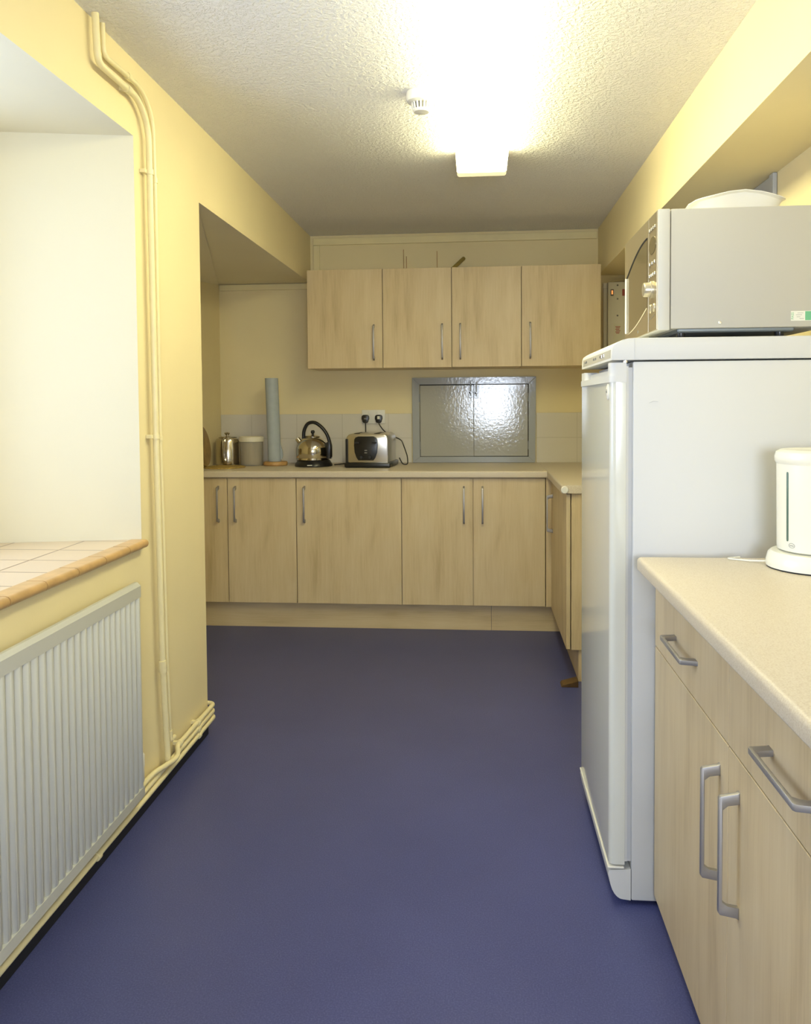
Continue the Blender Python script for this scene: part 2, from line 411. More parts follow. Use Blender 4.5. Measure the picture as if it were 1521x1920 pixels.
G = 0.002
ux = [-0.5815, -0.1285, 0.2786, 0.6843, 1.1402]
hx = [-0.181, 0.223, 0.329, 0.734]
ulab = ['leftmost maple wall cabinet, beside the alcove beam', 'maple wall cabinet second from left, above the toaster',
        'maple wall cabinet over the left leaf of the grey hatch', 'rightmost maple wall cabinet, next to the white switch box']
for i in range(4):
    a, b = ux[i], ux[i+1]
    r = thing('wall_cabinet', ulab[i], 'wall cabinet', ((a+b)/2, YB, 1.4985), 'maple wall cabinets on the back wall')
    m = MB(); m.box(a+0.001, b-0.001, 0.291, YB-0.001, 1.4985, 2.0790); m.build('cabinet_body', M_MAPLEL, r)
    m = MB(); dz = (0, 0, 0.002, 0.003)[i]; m.box(a+G, b-G, 0.270, 0.288, 1.4975+dz*0.3, 2.0795, 0.001, 1); d = m.build('door', M_MAPLE, r)
    handle(d, 'z', (hx[i], 0.270, 1.541), 0.214, '-y')

def base_cab(label, x0, x1, doors, hxs):
    r = thing('base_cabinet', label, 'base cabinet', ((x0+x1)/2, 0.3, 0.0), 'maple base cabinets under the back worktop')
    m = MB(); m.box(x0+0.0005, x1-0.0005, 0.021, 0.56, 0.150, 0.8715); m.build('cabinet_body', M_MAPLEL, r)
    for (a, b), h in zip(doors, hxs):
        m = MB(); m.box(a+G, b-G, 0.0, 0.018, 0.1525, 0.8675, 0.001, 1); d = m.build('door', M_MAPLE, r)
        handle(d, 'z', (h, 0.0, 0.612), 0.212, '-y')
base_cab('two-door maple base cabinet at left, half hidden by the alcove pier', -1.226, -0.6, [(-1.2265, -1.0), (-1.0, -0.6)], [-1.052, -0.952])
base_cab('wide single-door maple base cabinet below the steel kettle and toaster', -0.6, 0.0, [(-0.6, 0.0)], [-0.552])
base_cab('two-door maple base cabinet below the grey hatch', 0.0, 0.8, [(0.0, 0.4), (0.4, 0.8)], [0.350, 0.453])

XD = 0.829
r = thing('base_cabinet', 'maple return base cabinet facing left, at right angle to back run', 'base cabinet', (1.1, -0.4, 0.0))
m = MB(); m.box(0.851, 1.43, -0.772, 0.02, 0.150, 0.8715); m.build('cabinet_body', M_MAPLE, r)
m = MB(); m.box(XD, XD+0.018, -0.788, -0.030, 0.1525, 0.8675, 0.001, 1); d = m.build('door', M_MAPLE, r)
handle(d, 'z', (XD, -0.118, 0.582), 0.212, '-x')
m = MB(); m.box(0.852, 1.43, -0.790, -0.773, 0.150, 0.8715, 0.0008, 1); m.build('end_panel', M_MAPLEL, r)
m = MB(); m.box(0.8025, 0.850, -0.0005, 0.018, 0.150, 0.8715, 0.001, 1); m.build('corner_post', M_MAPLEL, r)

m = MB(); m.box(-1.228, 0.50, 0.052, 0.068, 0.0005, 0.149); m.box(0.5015, 0.885, 0.052, 0.068, 0.0005, 0.149)
tag(m.build('kickboard', M_MAPLEX), 'long maple kickboard along the floor under the back cabinets', 'kickboard')
r = thing('kickboard', 'short maple kickboard under the return cabinet, by the door wedge', 'kickboard', (0.9, -0.4, 0.0))
m = MB(); m.box(0.886, 0.902, -0.76, 0.051, 0.0005, 0.149); m.build('front_board', M_MAPLEX, r)
m = MB(); m.box(0.886, 1.42, -0.778, -0.762, 0.0005, 0.149); m.build('side_board', M_MAPLEL, r)

# L-shaped worktop
r = thing('worktop', 'beige speckled L-shaped worktop along the back wall under the hatch', 'worktop', (0.0, 0.3, 0.872))
ZT1, ZT0 = 0.910, 0.8725
def nose_profile(y_front, y_back, z0, z1, s=1, R=0.010, r=0.004):
    pr = [(y_back, z0)]
    for k in range(5):
        t = -PI/2 - k/4*PI/2; pr.append((y_front + s*(r + r*math.cos(t)), z0 + r + r*math.sin(t)))
    for k in range(7):
        t = PI - k/6*PI/2; pr.append((y_front + s*(R + R*math.cos(t)), z1 - R + R*math.sin(t)))
    pr.append((y_back, z1)); return pr
m = MB(); m.prism(nose_profile(-0.024, YB-0.008, ZT0, ZT1), 'x', -1.229, 0.806); m.build('back_run', M_TOP, r, True)
m = MB(); m.prism(nose_profile(0.806, XW-0.003, ZT0, ZT1), 'y', -0.806, YB-0.008); m.build('return_run', M_TOP, r, True)
m = MB(); m.lathe((0.8195, -0.8075, 0.889), [(0.001, -0.005), (0.0145, -0.005), (0.0165, -0.003), (0.0165, 0.0012)], 24, 'y'); m.build('edge_cap', M_WPLAS, r, True)

# near cabinets at right
XC = 0.866; ys = [-2.487, -3.087, -3.687]
nlab = ['near maple drawer unit right against the fridge', 'nearest maple drawer unit, at the bottom right corner of the photo']
for i in range(2):
    y1, y0 = ys[i], ys[i+1]
    r = thing('drawer_unit', nlab[i], 'base cabinet', (1.15, (y0+y1)/2, 0.0), 'maple drawer units at right')
    m = MB(); m.box(XC+0.02, 1.435, y0+0.0005, y1-0.0005, 0.001, 0.876); m.build('cabinet_body', M_MAPLEL, r)
    m = MB(); m.box(XC, XC+0.018, y0+0.0012, y1-0.0012, 0.6785, 0.872, 0.001, 1); d = m.build('drawer_front', M_MAPLE, r)
    handle(d, 'y', (XC, (-2.882, -3.482)[i], 0.757), 0.198, '-x')
    m = MB(); m.box(XC, XC+0.018, y0+0.0012, y1-0.0012, 0.040, 0.6758, 0.001, 1); d = m.build('door', M_MAPLE, r)
    handle(d, 'z', (XC, (-3.036, -3.147)[i], 0.401), 0.222, '-x')
r = thing('worktop', 'beige speckled worktop in the right foreground with white jug kettle', 'worktop', (1.1, -3.1, 0.878))
m = MB(); m.prism(nose_profile(0.810, 1.44, 0.8785, 0.910), 'y', -3.70, -2.545); m.build('top_slab', M_TOP, r, True)

# ================================================================== FRIDGE
YN, YR = -2.472, -1.895
fr = thing('fridge', 'tall white larder fridge standing at right with microwave on top', 'fridge', (1.1, -2.18, 0.0))
m = MB(); m.box(0.8125, 1.40, YN, YR, 0.012, 1.386, 0.004, 2); m.build('fridge_body', M_WHITE, fr, True)
m = MB()
top = [(1.40, 1.390), (1.40, 1.444), (0.815, 1.4445), (0.800, 1.4435), (0.786, 1.440), (0.774, 1.434), (0.764, 1.427), (0.7605, 1.420), (0.7590, 1.390)]
m.prism(top, 'y', YN-0.002, YR+0.002, bev=0.0015); lid = m.build('fridge_top', M_WHITE, fr, True)
m = MB(); m.box(0.8145, 0.8155, YN-0.0026, YN-0.001, 1.391, 1.4435); m.build('joint_line', M_GASKET, lid)
# control strip on the front of the top
m = MB(); m.prism([(0.7600, 1.396), (0.7590, 1.396), (0.7594, 1.417), (0.7604, 1.417)], 'y', YR-0.03, YN+0.012); strip = m.build('control_panel', M_DOORW, fr)
for k, (yy, w) in enumerate(((-1.99, 0.05), (-2.16, 0.018), (-2.20, 0.012), (-2.28, 0.006))):
    m = MB(); m.box(0.7578, 0.7592, yy-w/2, yy+w/2, 1.405, 1.411); m.build('print_mark', M_MARK, strip)
for yy in (-2.31, -2.345):
    m = MB(); m.box(0.7572, 0.7594, yy-0.010, yy+0.010, 1.403, 1.412, 0.001, 1); m.build('button', M_CHROME, strip)
# door
dp = [(0.806, 0.104), (0.806, 1.380), (0.772, 1.380), (0.762, 1.376), (0.757, 1.366), (0.757, 0.112), (0.762, 0.106), (0.770, 0.104)]
def round_slab(x0, x1, y0, y1, z0, z1, R):
    pl = [(x1, y0), (x1, y1)]
    for k in range(7):
        t = PI/2 + k/6*PI/2; pl.append((x0+R+R*math.cos(t), y1-R+R*math.sin(t)))
    for k in range(7):
        t = PI + k/6*PI/2; pl.append((x0+R+R*math.cos(t), y0+R+R*math.sin(t)))
    m = MB(); m.prism(pl, 'z', z0, z1); return m
door = round_slab(0.757, 0.796, YN+0.002, YR-0.002, 0.104, 1.335, 0.016).build('fridge_door', M_DOORW, fr, True)
m = MB(); m.box(0.796, 0.8127, YN+0.010, YR-0.01, 0.110, 1.372); m.build('door_gasket', M_GASKET, fr)
m = MB(); m.box(0.7965, 0.802, YN+0.004, YN+0.008, 0.112, 1.375); m.build('gasket_lip', M_WHITE, fr)
cap = round_slab(0.7545, 0.7965, YN, YR, 1.335, 1.352, 0.016)
cap.bm.faces.ensure_lookup_table()
cap = cap.build('door_cap', M_WHITE, fr, True)
m = round_slab(0.772, 0.7965, YN+0.03, YR-0.09, 1.352, 1.368, 0.01); m.build('door_cap_rear', M_WHITE, fr, True)
m = round_slab(0.7565, 0.7965, YN+0.0015, YN+0.05, 1.352, 1.384, 0.016); m.build('door_cap_corner', M_WHITE, fr, True)
m = round_slab(0.7565, 0.7965, YR-0.09, YR-0.0015, 1.352, 1.376, 0.016); m.build('door_cap_corner', M_WHITE, fr, True)
m = MB(); m.lathe((0.7955, YN+0.012, 1.384), [(0.006, 0.0), (0.006, 0.007)], 16); m.build('hinge_pin', M_CHROME, fr, True)
m = MB(); m.lathe((0.7570, -2.437, 1.311), [(0.001, -0.004), (0.013, -0.004), (0.018, -0.002), (0.018, 0.001)], 28, 'x', 0.8, 1.15); bd = m.build('badge', M_WPLAS, fr, True)
m = MB(); m.box(0.7525, 0.7532, -2.443, -2.430, 1.309, 1.314); m.box(0.7525, 0.7532, -2.440, -2.437, 1.314, 1.318); m.build('badge_mark', M_MARK, bd)
# plinth with a curved toe
pl = [(0.8115, 0.012), (0.8115, 0.093), (0.757, 0.089), (0.755, 0.080)]
for k in range(1, 8):
    t = k/7*PI/2; pl.append((0.757 + 0.036*(1-math.cos(t)), 0.080 - 0.066*math.sin(t)))
m = MB(); m.prism(pl, 'y', YN+0.001, YR-0.001); m.build('plinth', M_WHITE, fr, True)
m = MB(); m.box(0.7535, 0.795, YN+0.0, YR-0.002, 0.0935, 0.099, 0.0015, 1); m.build('plinth_lip', M_WPLAS, fr)
for yy in (YN+0.05, YR-0.05):
    m = MB(); m.lathe((0.85, yy, 0.0), [(0.016, 0.0), (0.016, 0.014)], 16); m.build('foot', M_RUBBER, fr, True)
    m = MB(); m.lathe((1.35, yy, 0.0), [(0.016, 0.0), (0.016, 0.014)], 16); m.build('foot', M_RUBBER, fr, True)
m = MB(); m.tube([(0.851, YN-0.0003, 1.283), (0.862, YN-0.0003, 1.288), (0.874, YN-0.0003, 1.286)], 0.0006, 5); m.build('scratch', M_GASKET, fr)

# ================================================================== MICROWAVE
YM, YMR, MX = -2.438, -1.985, 0.879
Z0, Z1 = 1.467, 1.7675
mw = thing('microwave', 'silver microwave oven with bronze glass door on top of the fridge', 'microwave', (1.08, -2.2, 1.4447))
m = MB(); m.box(MX+0.031, 1.30, YM, YMR, Z0+0.002, Z1, 0.003, 2); m.build('oven_body', M_MWGREY, mw, True)
m = MB(); m.box(0.93, 1.215, YM+0.012, YMR-0.012, Z0-0.007, Z0+0.004, 0.003, 1); m.build('base_plate', M_UNDER, mw)
m = MB(); m.box(MX, MX+0.0295, YM-0.001, YMR+0.001, Z0-0.002, Z1+0.0005, 0.003, 2); fp = m.build('front_frame', M_MWTRIM, mw, True)
YP = -2.335     # door / control panel joint
m = MB(); m.box(MX-0.0025, MX+0.001, YM+0.004, YP-0.001, Z0+0.0005, Z1-0.002, 0.0008, 1); pan = m.build('control_panel', M_MWFRONT, mw)
m = MB(); m.box(MX-0.0025, MX+0.001, YP+0.001, YMR-0.003, Z0+0.0005, Z1-0.002, 0.0008, 1); dr = m.build('oven_door', M_MWFRONT, mw)
# arched bronze window in the door
def arch(y0, y1, zb, zt, rise, drop):
    pts = []
    for k in range(17):
        t = k/16; pts.append((y1+(y0-y1)*t, zt + rise*math.sin(PI*0.5*t)))
    for k in range(17):
        t = k/16; pts.append((y0+(y1-y0)*t, zb - drop*math.sin(PI*0.5*t)*0 - drop*(t**0.6)))
    return pts
wy0, wy1 = -2.322, -2.03
wp = []
for k in range(21):
    t = k/20; wp.append((wy1+(wy0-wy1)*t, 1.655 + 0.062*math.sin(PI/2*t)))
for k in range(21):
    t = k/20; wp.append((wy0+(wy1-wy0)*t, 1.535 - 0.047*math.sin(PI/2*t)))
m = MB(); m.prism(wp, 'x', MX-0.004, MX-0.001); m.build('door_glass', M_MWGLASS, dr)
m = MB(); m.tube([(MX-0.004, y, z) for y, z in wp[:21]], 0.0022, 6); m.build('glass_top_rim', M_RUBBER, dr, True)
m = MB(); m.tube([(MX-0.004, y, z) for y, z in wp[21:]], 0.0016, 6); m.build('glass_bottom_rim', M_CHROME, dr, True)
m = MB(); m.box(MX-0.009, MX-0.003, wy1-0.003, wy1+0.004, 1.490, 1.655, 0.0015, 1); m.build('door_handle', M_WPLAS, dr)
m = MB(); m.box(MX-0.0032, MX-0.002, -2.20, -2.19, 1.478, 1.486); m.build('door_mark', M_MARK, dr)
# controls
pc = (YM+0.004+YP)/2
for zz, n in ((1.729, 4), (1.641, 3), (1.611, 4)):
    for k in range(n):
        yy = pc + (k-(n-1)/2)*0.085/n
        m = MB(); m.box(MX-0.006, MX-0.002, yy-0.006, yy+0.006, zz-0.004, zz+0.005, 0.0015, 1); m.build('button', M_KNOB, pan)
for yy in (pc-0.02, pc+0.02):
    m = MB(); m.lathe((MX-0.002, yy, 1.527), [(0.001, -0.004), (0.010, -0.004), (0.0115, -0.002), (0.0115, 0.0)], 18, 'x'); m.build('button', M_KNOB, pan, True)
m = MB(); m.lathe((MX-0.0025, pc, 1.687), [(0.001, -0.0012), (0.0405, -0.0012), (0.0405, 0.0)], 36, 'x', 1.0, 0.55); m.build('display', M_MWGLASS, pan)
m = MB(); m.lathe((MX-0.002, pc, 1.574), [(0.001, -0.024), (0.017, -0.024), (0.0185, -0.021), (0.0185, -0.008), (0.022, -0.006), (0.022, 0.0)], 30, 'x'); m.build('knob', M_KNOB, pan, True)
m = MB(); m.tube([(MX-0.0026, pc-0.03, 1.508), (MX-0.0026, pc, 1.504), (MX-0.0026, pc+0.03, 1.500)], 0.0008, 5); m.build('panel_mark', M_MARK, pan)
for (xx, yy) in ((0.945, YM+0.04), (1.188, YM+0.04), (0.945, YMR-0.04), (1.188, YMR-0.04)):
    m = MB(); m.lathe((xx, yy, 1.4447), [(0.009, 0.0), (0.011, 0.003), (0.011, 0.017)], 18); m.build('foot', M_BLACK, mw, True)
m = MB(); m.lathe((1.031, YM, 1.482), [(0.0006, -0.0018), (0.003, -0.0016), (0.0042, -0.0004), (0.0042, 0.0005)], 16, 'y'); m.build('screw', M_CHROME, mw, True)
# test sticker reading PASS
m = MB(); m.box(1.2015, 1.262, YM-0.0006, YM+0.0002, 1.484, 1.508); st = m.build('sticker', M_LABEL, mw)
text('PASS', 0.0085, M_GREEN, st, 'lettering', frame((1.2055, YM-0.0008, 1.496), (0, 0, 1), (-1, 0, 0)))
m = MB(); m.box(1.2355, 1.2605, YM-0.0009, YM-0.0005, 1.485, 1.507); m.build('green_band', M_GREEN, st)
m = MB()
for k, (zz, xa, xb) in enumerate(((1.503, 1.217, 1.231), (1.4985, 1.2135, 1.228), (1.4935, 1.215, 1.224), (1.489, 1.222, 1.2325))): m.box(xa, xb, YM-0.0008, YM-0.0005, zz-0.0004, zz+0.0004)
m.build('handwriting', M_MARK, st)

# white plastic tray with a wavy rim on the microwave
def tray():
    m = MB(); n = 72; cx, cyy = 1.108, -2.275; rings = []
    for (sx, sy_, z, wav) in ((0.088, 0.080, Z1+0.0015, 0), (0.094, 0.086, Z1+0.004, 0), (0.108, 0.100, Z1+0.045, 1), (0.115, 0.107, Z1+0.048, 1), (0.115, 0.107, Z1+0.046, 1), (0.106, 0.098, Z1+0.042, 1), (0.092, 0.084, Z1+0.0065, 0), (0.086, 0.078, Z1+0.004, 0)):
        ring = []
        for k in range(n):
            a = 2*PI*k/n; c, s = math.cos(a), math.sin(a); e = 0.45
            u = math.copysign(abs(c)**e, c); v = math.copysign(abs(s)**e, s)
            zz = z + wav*(0.009*math.cos(PI*u*0.95) - 0.003*u)*(abs(v)**0.5)
            ring.append(m.bm.verts.new((cx+u*sx, cyy+v*sy_, zz)))
        rings.append(ring)
    for a, b in zip(rings, rings[1:]):
        for k in range(n): m.bm.faces.new((a[k], a[(k+1) % n], b[(k+1) % n], b[k]))
    m.bm.faces.new(rings[0][::-1]); m.bm.faces.new(rings[-1])
    bmesh.ops.recalc_face_normals(m.bm, faces=m.bm.faces)
    return m
tag(tray().build('plastic_tray', M_WPLAS, None, True), 'white plastic tray with wavy rim lying on the microwave', 'tray')

# ================================================================== JUG KETTLE (near right)
JX, JY = 1.186, -2.655
jk = thing('jug_kettle', 'cream white plastic jug kettle with slit water gauge on near worktop', 'kettle', (JX, JY, 0.9105))
jb = jk
m = MB(); m.lathe((JX, JY, 0.9105), [(0.106, 0.0), (0.107, 0.003)], 40, 'z', 1.0, 0.98); m.build('base_foot', M_RUBBER, jb, True)
m = MB(); m.lathe((JX, JY, 0.9135), [(0.107, 0.0), (0.1075, 0.012), (0.103, 0.028), (0.097, 0.034), (0.070, 0.036)], 40, 'z', 1.0, 0.98); m.build('base_shell', M_JUG, jb, True)
m = MB(); m.tube([(JX-0.098, JY+0.03, 0.919), (JX-0.125, JY+0.06, 0.913), (1.01, -2.562, 0.9125), (1.05, -2.5475, 0.9125)], 0.002, 8, 0.02); m.build('cord', M_JUG, jb, True)
m = MB(); m.lathe((JX, JY, 0.950), [(0.078, 0.0), (0.0835, 0.003), (0.0845, 0.012), (0.0870, 0.195)], 48); jbody = m.build('jug_body', M_JUG, jk, True)
m = MB(); m.lathe((JX, JY, 1.145), [(0.0870, 0.0), (0.0905, 0.006), (0.0912, 0.016), (0.0880, 0.026), (0.078, 0.032), (0.068, 0.031), (0.055, 0.028), (0.03, 0.028)], 48); m.build('jug_lid', M_JUG, jk, True)
ang = math.radians(203)
def jug_pt(z, out=0.0, a=ang): rr = 0.0845 + (z-0.962)/0.183*0.0025 + out; return (JX+rr*math.cos(a), JY+rr*math.sin(a), z)
m = MB()
for (zz0, zz1) in ((0.976, 1.128),):
    m.tube([jug_pt(zz0, -0.0035), jug_pt(zz0+0.003, -0.0028), jug_pt((zz0+zz1)/2, -0.0028), jug_pt(zz1-0.003, -0.0028), jug_pt(zz1, -0.0035)], 0.0042, 10)
m.build('water_gauge', M_GAUGE, jk, True)
def ring_on(center_a, z, w, h, r):
    return [jug_pt(z + h*math.sin(2*PI*k/24), 0.0004, center_a + w*math.cos(2*PI*k/24)/0.085) for k in range(25)]
m = MB(); m.tube(ring_on(math.radians(211), 0.967, 0.0075, 0.0050, 0.0), 0.0004, 5, caps=False); lg = m.build('logo_ring', M_MARK, jk)
m = MB(); m.tube([jug_pt(0.9665, 0.0003, math.radians(208)), jug_pt(0.9670, 0.0003, math.radians(211)), jug_pt(0.9665, 0.0003, math.radians(214))], 0.0007, 5); m.build('logo_mark', M_MARK, jk)
m = MB(); m.tube([(JX+0.085, JY-0.0, 1.150), (JX+0.125, JY, 1.155), (JX+0.140, JY, 1.10), (JX+0.13, JY, 1.02), (JX+0.083, JY, 0.99)], 0.011, 12, 0.03); m.build('jug_handle', M_JUG, jk, True)

# ================================================================== HATCH
h = thing('serving_hatch', 'grey gloss painted serving hatch with two shut leaves in back wall', 'hatch', (0.405, YB, 0.911))
HY = YB-0.024
m = MB()
m.prism([(0.016, 1.448), (0.792, 1.448), (0.745, 1.404), (0.061, 1.404)], 'y', HY, YB-0.001, bev=0.0012)
m.prism([(0.018, 0.911), (0.787, 0.911), (0.745, 0.948), (0.065, 0.948)], 'y', HY, YB-0.001, bev=0.0012)
m.prism([(0.016, 1.4478), (0.018, 0.9112), (0.0645, 0.9478), (0.0608, 1.4042)], 'y', HY, YB-0.001, bev=0.0012)
m.prism([(0.792, 1.4478), (0.787, 0.9112), (0.7455, 0.9478), (0.7455, 1.4042)], 'y', HY, YB-0.001, bev=0.0012)
m.build('hatch_frame', M_HATCHF, h)
m = MB(); m.box(0.064, 0.745, YB-0.006, YB-0.001, 0.947, 1.405); m.build('hatch_back', M_DARK, h)
m = MB(); m.box(0.0665, 0.4035, HY+0.006, YB-0.006, 0.9505, 1.3985, 0.0012, 1); la = m.build('hatch_leaf', M_HATCH, h)
m = MB(); m.box(0.4055, 0.7405, HY+0.004, YB-0.006, 0.9515, 1.4005, 0.0012, 1); lb = m.build('hatch_leaf', M_HATCH, h)
for xx, leaf, zb in ((0.385, la, 1.319), (0.421, lb, 1.315)):
    m = MB(); m.box(xx-0.013, xx+0.013, HY-0.002, HY+0.007, zb, 1.394, 0.001, 1); bl = m.build('bolt', M_HATCHF, leaf)
    m = MB(); m.tube([(xx, HY-0.005, zb+0.012), (xx, HY-0.005, 1.418)], 0.004, 10); m.box(xx-0.009, xx+0.009, HY-0.009, HY-0.001, zb+0.03, zb+0.04, 0.001, 1)
    o = m.build('bolt_rod', M_HATCHF, leaf, True)
    m = MB(); m.box(xx-0.012, xx+0.012, HY-0.004, HY+0.0005, 1.407, 1.424, 0.001, 1); m.build('bolt_keeper', M_HATCHF, leaf)
    m = MB(); m.box(xx-0.010, xx-0.001, HY-0.0105, HY-0.0085, zb+0.028, zb+0.036); m.build('bolt_knob', M_DARK, leaf)
for xx in (0.063, 0.744):
    for zz in (1.02, 1.32):
        m = MB(); m.tube([(xx, HY-0.001, zz-0.025), (xx, HY-0.001, zz+0.025)], 0.003, 8); m.build('hinge', M_HATCHF, h, True)

# ================================================================== SOCKET AND PLUGS
s = thing('double_socket', 'white double wall socket above the toaster', 'socket', (-0.231, YB-0.007, 1.204))
m = MB(); m.box(-0.306, -0.158, YB-0.018, YB-0.0075, 1.159, 1.247, 0.003, 2); m.build('face_plate', M_WPLAS, s, True)
for xx in (-0.255, -0.209):
    m = MB(); m.box(xx-0.007, xx+0.007, YB-0.0215, YB-0.0175, 1.222, 1.240, 0.0015, 1); m.build('rocker_switch', M_WPLAS, s)
def plug(x, z, lab, pts, tilt):
    p = thing('power_plug', lab, 'plug', (x, YB-0.02, z), 'black plugs in the double socket')
    m = MB()
    pr = [(x+0.024*math.copysign(abs(math.cos(a))**0.6, math.cos(a))*(1 if math.sin(a) > -0.2 else 0.82), z+0.0265*math.copysign(abs(math.sin(a))**0.6, math.sin(a))) for a in [2*PI*k/28 for k in range(28)]]
    m.prism(pr, 'y', YB-0.046, YB-0.0185, bev=0.004); m.build('plug_body', M_BLACK, p, True)
    m = MB(); m.box(x-0.008, x+0.008, YB-0.0472, YB-0.0462, z-0.002 if tilt else z-0.003, z+0.017 if tilt else z+0.006, 0.0004, 1); m.build('plug_label', M_LABEL if tilt else M_MARK, p)
    m = MB(); m.tube([(x, YB-0.034, z-0.022)] + pts, 0.0034, 8, 0.05); m.build('cord', M_BLACK, p, True)
plug(-0.281, 1.190, 'left black plug in the double socket, lead dropping straight down', [(-0.280, YB-0.034, 1.14), (-0.277, YB-0.05, 1.06), (-0.28, YB-0.05, 0.9145), (-0.36, 0.55, 0.9145), (-0.41, 0.46, 0.9145), (-0.448, 0.395, 0.9145)], 0)
plug(-0.196, 1.190, 'right black plug with pale label, lead sweeping down to the right', [(-0.193, YB-0.036, 1.155), (-0.165, YB-0.045, 1.115), (-0.12, YB-0.055, 1.085), (-0.05, YB-0.07, 1.06), (-0.028, 0.47, 1.03), (0.0, 0.43, 0.96), (0.003, 0.41, 0.9145), (-0.028, 0.41, 0.9145), (-0.05, 0.42, 0.955)], 1)

# ================================================================== TOASTER
TX0, TX1, TY0, TY1, TZ = -0.336, -0.086, 0.205, 0.50, 0.9105
t = thing('toaster', 'four-slice steel toaster with black front panel beside the hatch', 'toaster', (-0.21, 0.35, TZ))
# seen turned a little, so its right flank shows
rotm = Matrix.Translation((-0.215, 0.35, 0)) @ Matrix.Rotation(math.radians(-3.5), 4, 'Z') @ Matrix.Translation((0.215, -0.35, 0))
def tb(m, name, mat, parent, smooth=False):
    for v in m.bm.verts: v.co = rotm @ v.co
    return m.build(name, mat, parent, smooth)
def rrect(x0, x1, z0, z1, R):
    pr = [(x0, z0), (x1, z0)]
    for k in range(7): a = k/6*PI/2; pr.append((x1-R+R*math.cos(a), z1-R+R*math.sin(a)))
    for k in range(7): a = PI/2+k/6*PI/2; pr.append((x0+R+R*math.cos(a), z1-R+R*math.sin(a)))
    return pr
m = MB(); m.prism(rrect(TX0, TX1, TZ+0.028, TZ+0.198, 0.032), 'y', TY0, TY1, bev=0.008); tb(m, 'toaster_shell', M_BRUSH, t, True)
m = MB(); m.box(TX0-0.010, TX1+0.014, TY0-0.010, TY1+0.01, TZ, TZ+0.030, 0.008, 2); tb(m, 'toaster_base', M_BLACK, t, True)
m = MB(); m.prism(rrect(TX0-0.003, TX0+0.010, TZ+0.028, TZ+0.17, 0.005), 'y', TY0-0.004, TY1); tb(m, 'side_trim', M_BLACK, t, True)
bp = [(-0.262, TZ+0.043), (-0.172, TZ+0.043), (-0.160, TZ+0.060), (-0.150, TZ+0.090), (-0.146, TZ+0.130), (-0.148, TZ+0.165), (-0.155, TZ+0.178), (-0.172, TZ+0.184), (-0.262, TZ+0.184), (-0.279, TZ+0.178), (-0.286, TZ+0.165), (-0.288, TZ+0.130), (-0.284, TZ+0.090), (-0.274, TZ+0.060)]
m = MB(); m.prism(bp, 'y', TY0-0.007, TY0+0.002, bev=0.002); fpn = tb(m, 'front_panel', M_BLACK, t, True)
for xx in (-0.268, -0.166):
    m = MB(); m.box(xx-0.013, xx+0.013, TY0-0.026, TY0-0.006, TZ+0.142, TZ+0.152, 0.002, 1); tb(m, 'lever', M_RUBBER, fpn)
for zz in (TZ+0.088, TZ+0.102):
    m = MB(); m.box(-0.225, -0.209, TY0-0.0085, TY0-0.006, zz-0.003, zz+0.003, 0.001, 1); tb(m, 'button', M_MARK, fpn)
for xx in (-0.243, -0.191):
    m = MB(); m.lathe((xx, TY0-0.007, TZ+0.062), [(0.001, -0.008), (0.0085, -0.008), (0.010, 0.0)], 18, 'y'); tb(m, 'dial', M_RUBBER, fpn, True)
for xx in (-0.275, -0.155):
    for y0, y1 in ((0.235, 0.345), (0.36, 0.47)):
        m = MB(); m.box(xx-0.016, xx+0.016, y0, y1, TZ+0.1965, TZ+0.1995); tb(m, 'bread_slot', M_DARK, t)
        m = MB(); m.box(xx-0.020, xx-0.016, y0-0.004, y1+0.004, TZ+0.197, TZ+0.202, 0.001, 1); m.box(xx+0.016, xx+0.020, y0-0.004, y1+0.004, TZ+0.197, TZ+0.202, 0.001, 1); tb(m, 'slot_rim', M_STEEL, t)

# ================================================================== STEEL KETTLE
KX, KY, KZ = -0.566, 0.345, 0.9105
k_ = thing('kettle', 'steel dome kettle with black hoop handle on the back worktop', 'kettle', (KX, KY, KZ))
kb = k_
m = MB(); m.lathe((KX, KY, KZ), [(0.112, 0.0), (0.115, 0.004), (0.113, 0.014), (0.104, 0.026), (0.098, 0.036), (0.06, 0.037)], 44); m.build('base_body', M_BLACK, kb, True)
m = MB(); m.box(-0.583, -0.553, KY-0.1155, KY-0.113, KZ+0.009, KZ+0.0145, 0.001, 1); m.build('maker_plate', M_LABEL, kb)
m = MB()
prof = [(0.098, 0.0), (0.101, 0.003), (0.101, 0.012), (0.099, 0.013), (0.1005, 0.015), (0.1005, 0.055)]
for q in range(1, 12):
    a = q/12*PI/2*0.92; prof.append((0.1005*math.cos(a), 0.055 + 0.092*math.sin(a)))
m.lathe((KX-0.006, KY, KZ+0.038), prof, 48); m.build('kettle_body', M_STEEL, k_, True)
m = MB(); m.lathe((KX-0.006, KY, KZ+0.038), [(0.046, 0.134), (0.047, 0.142), (0.036, 0.148), (0.012, 0.151)], 36); m.build('kettle_lid', M_STEEL, k_, True)
m = MB(); m.lathe((KX-0.004, KY, KZ+0.038), [(0.012, 0.149), (0.007, 0.152), (0.006, 0.158), (0.010, 0.161), (0.0125, 0.168), (0.0115, 0.175), (0.007, 0.1795), (0.001, 0.180)], 20); m.build('lid_knob', M_BLACK, k_, True)
m = MB(); m.tube([(KX-0.076, KY, KZ+0.135), (KX-0.100, KY, KZ+0.168)], lambda t: 0.018-0.003*t, 20); m.build('spout', M_STEEL, k_, True)
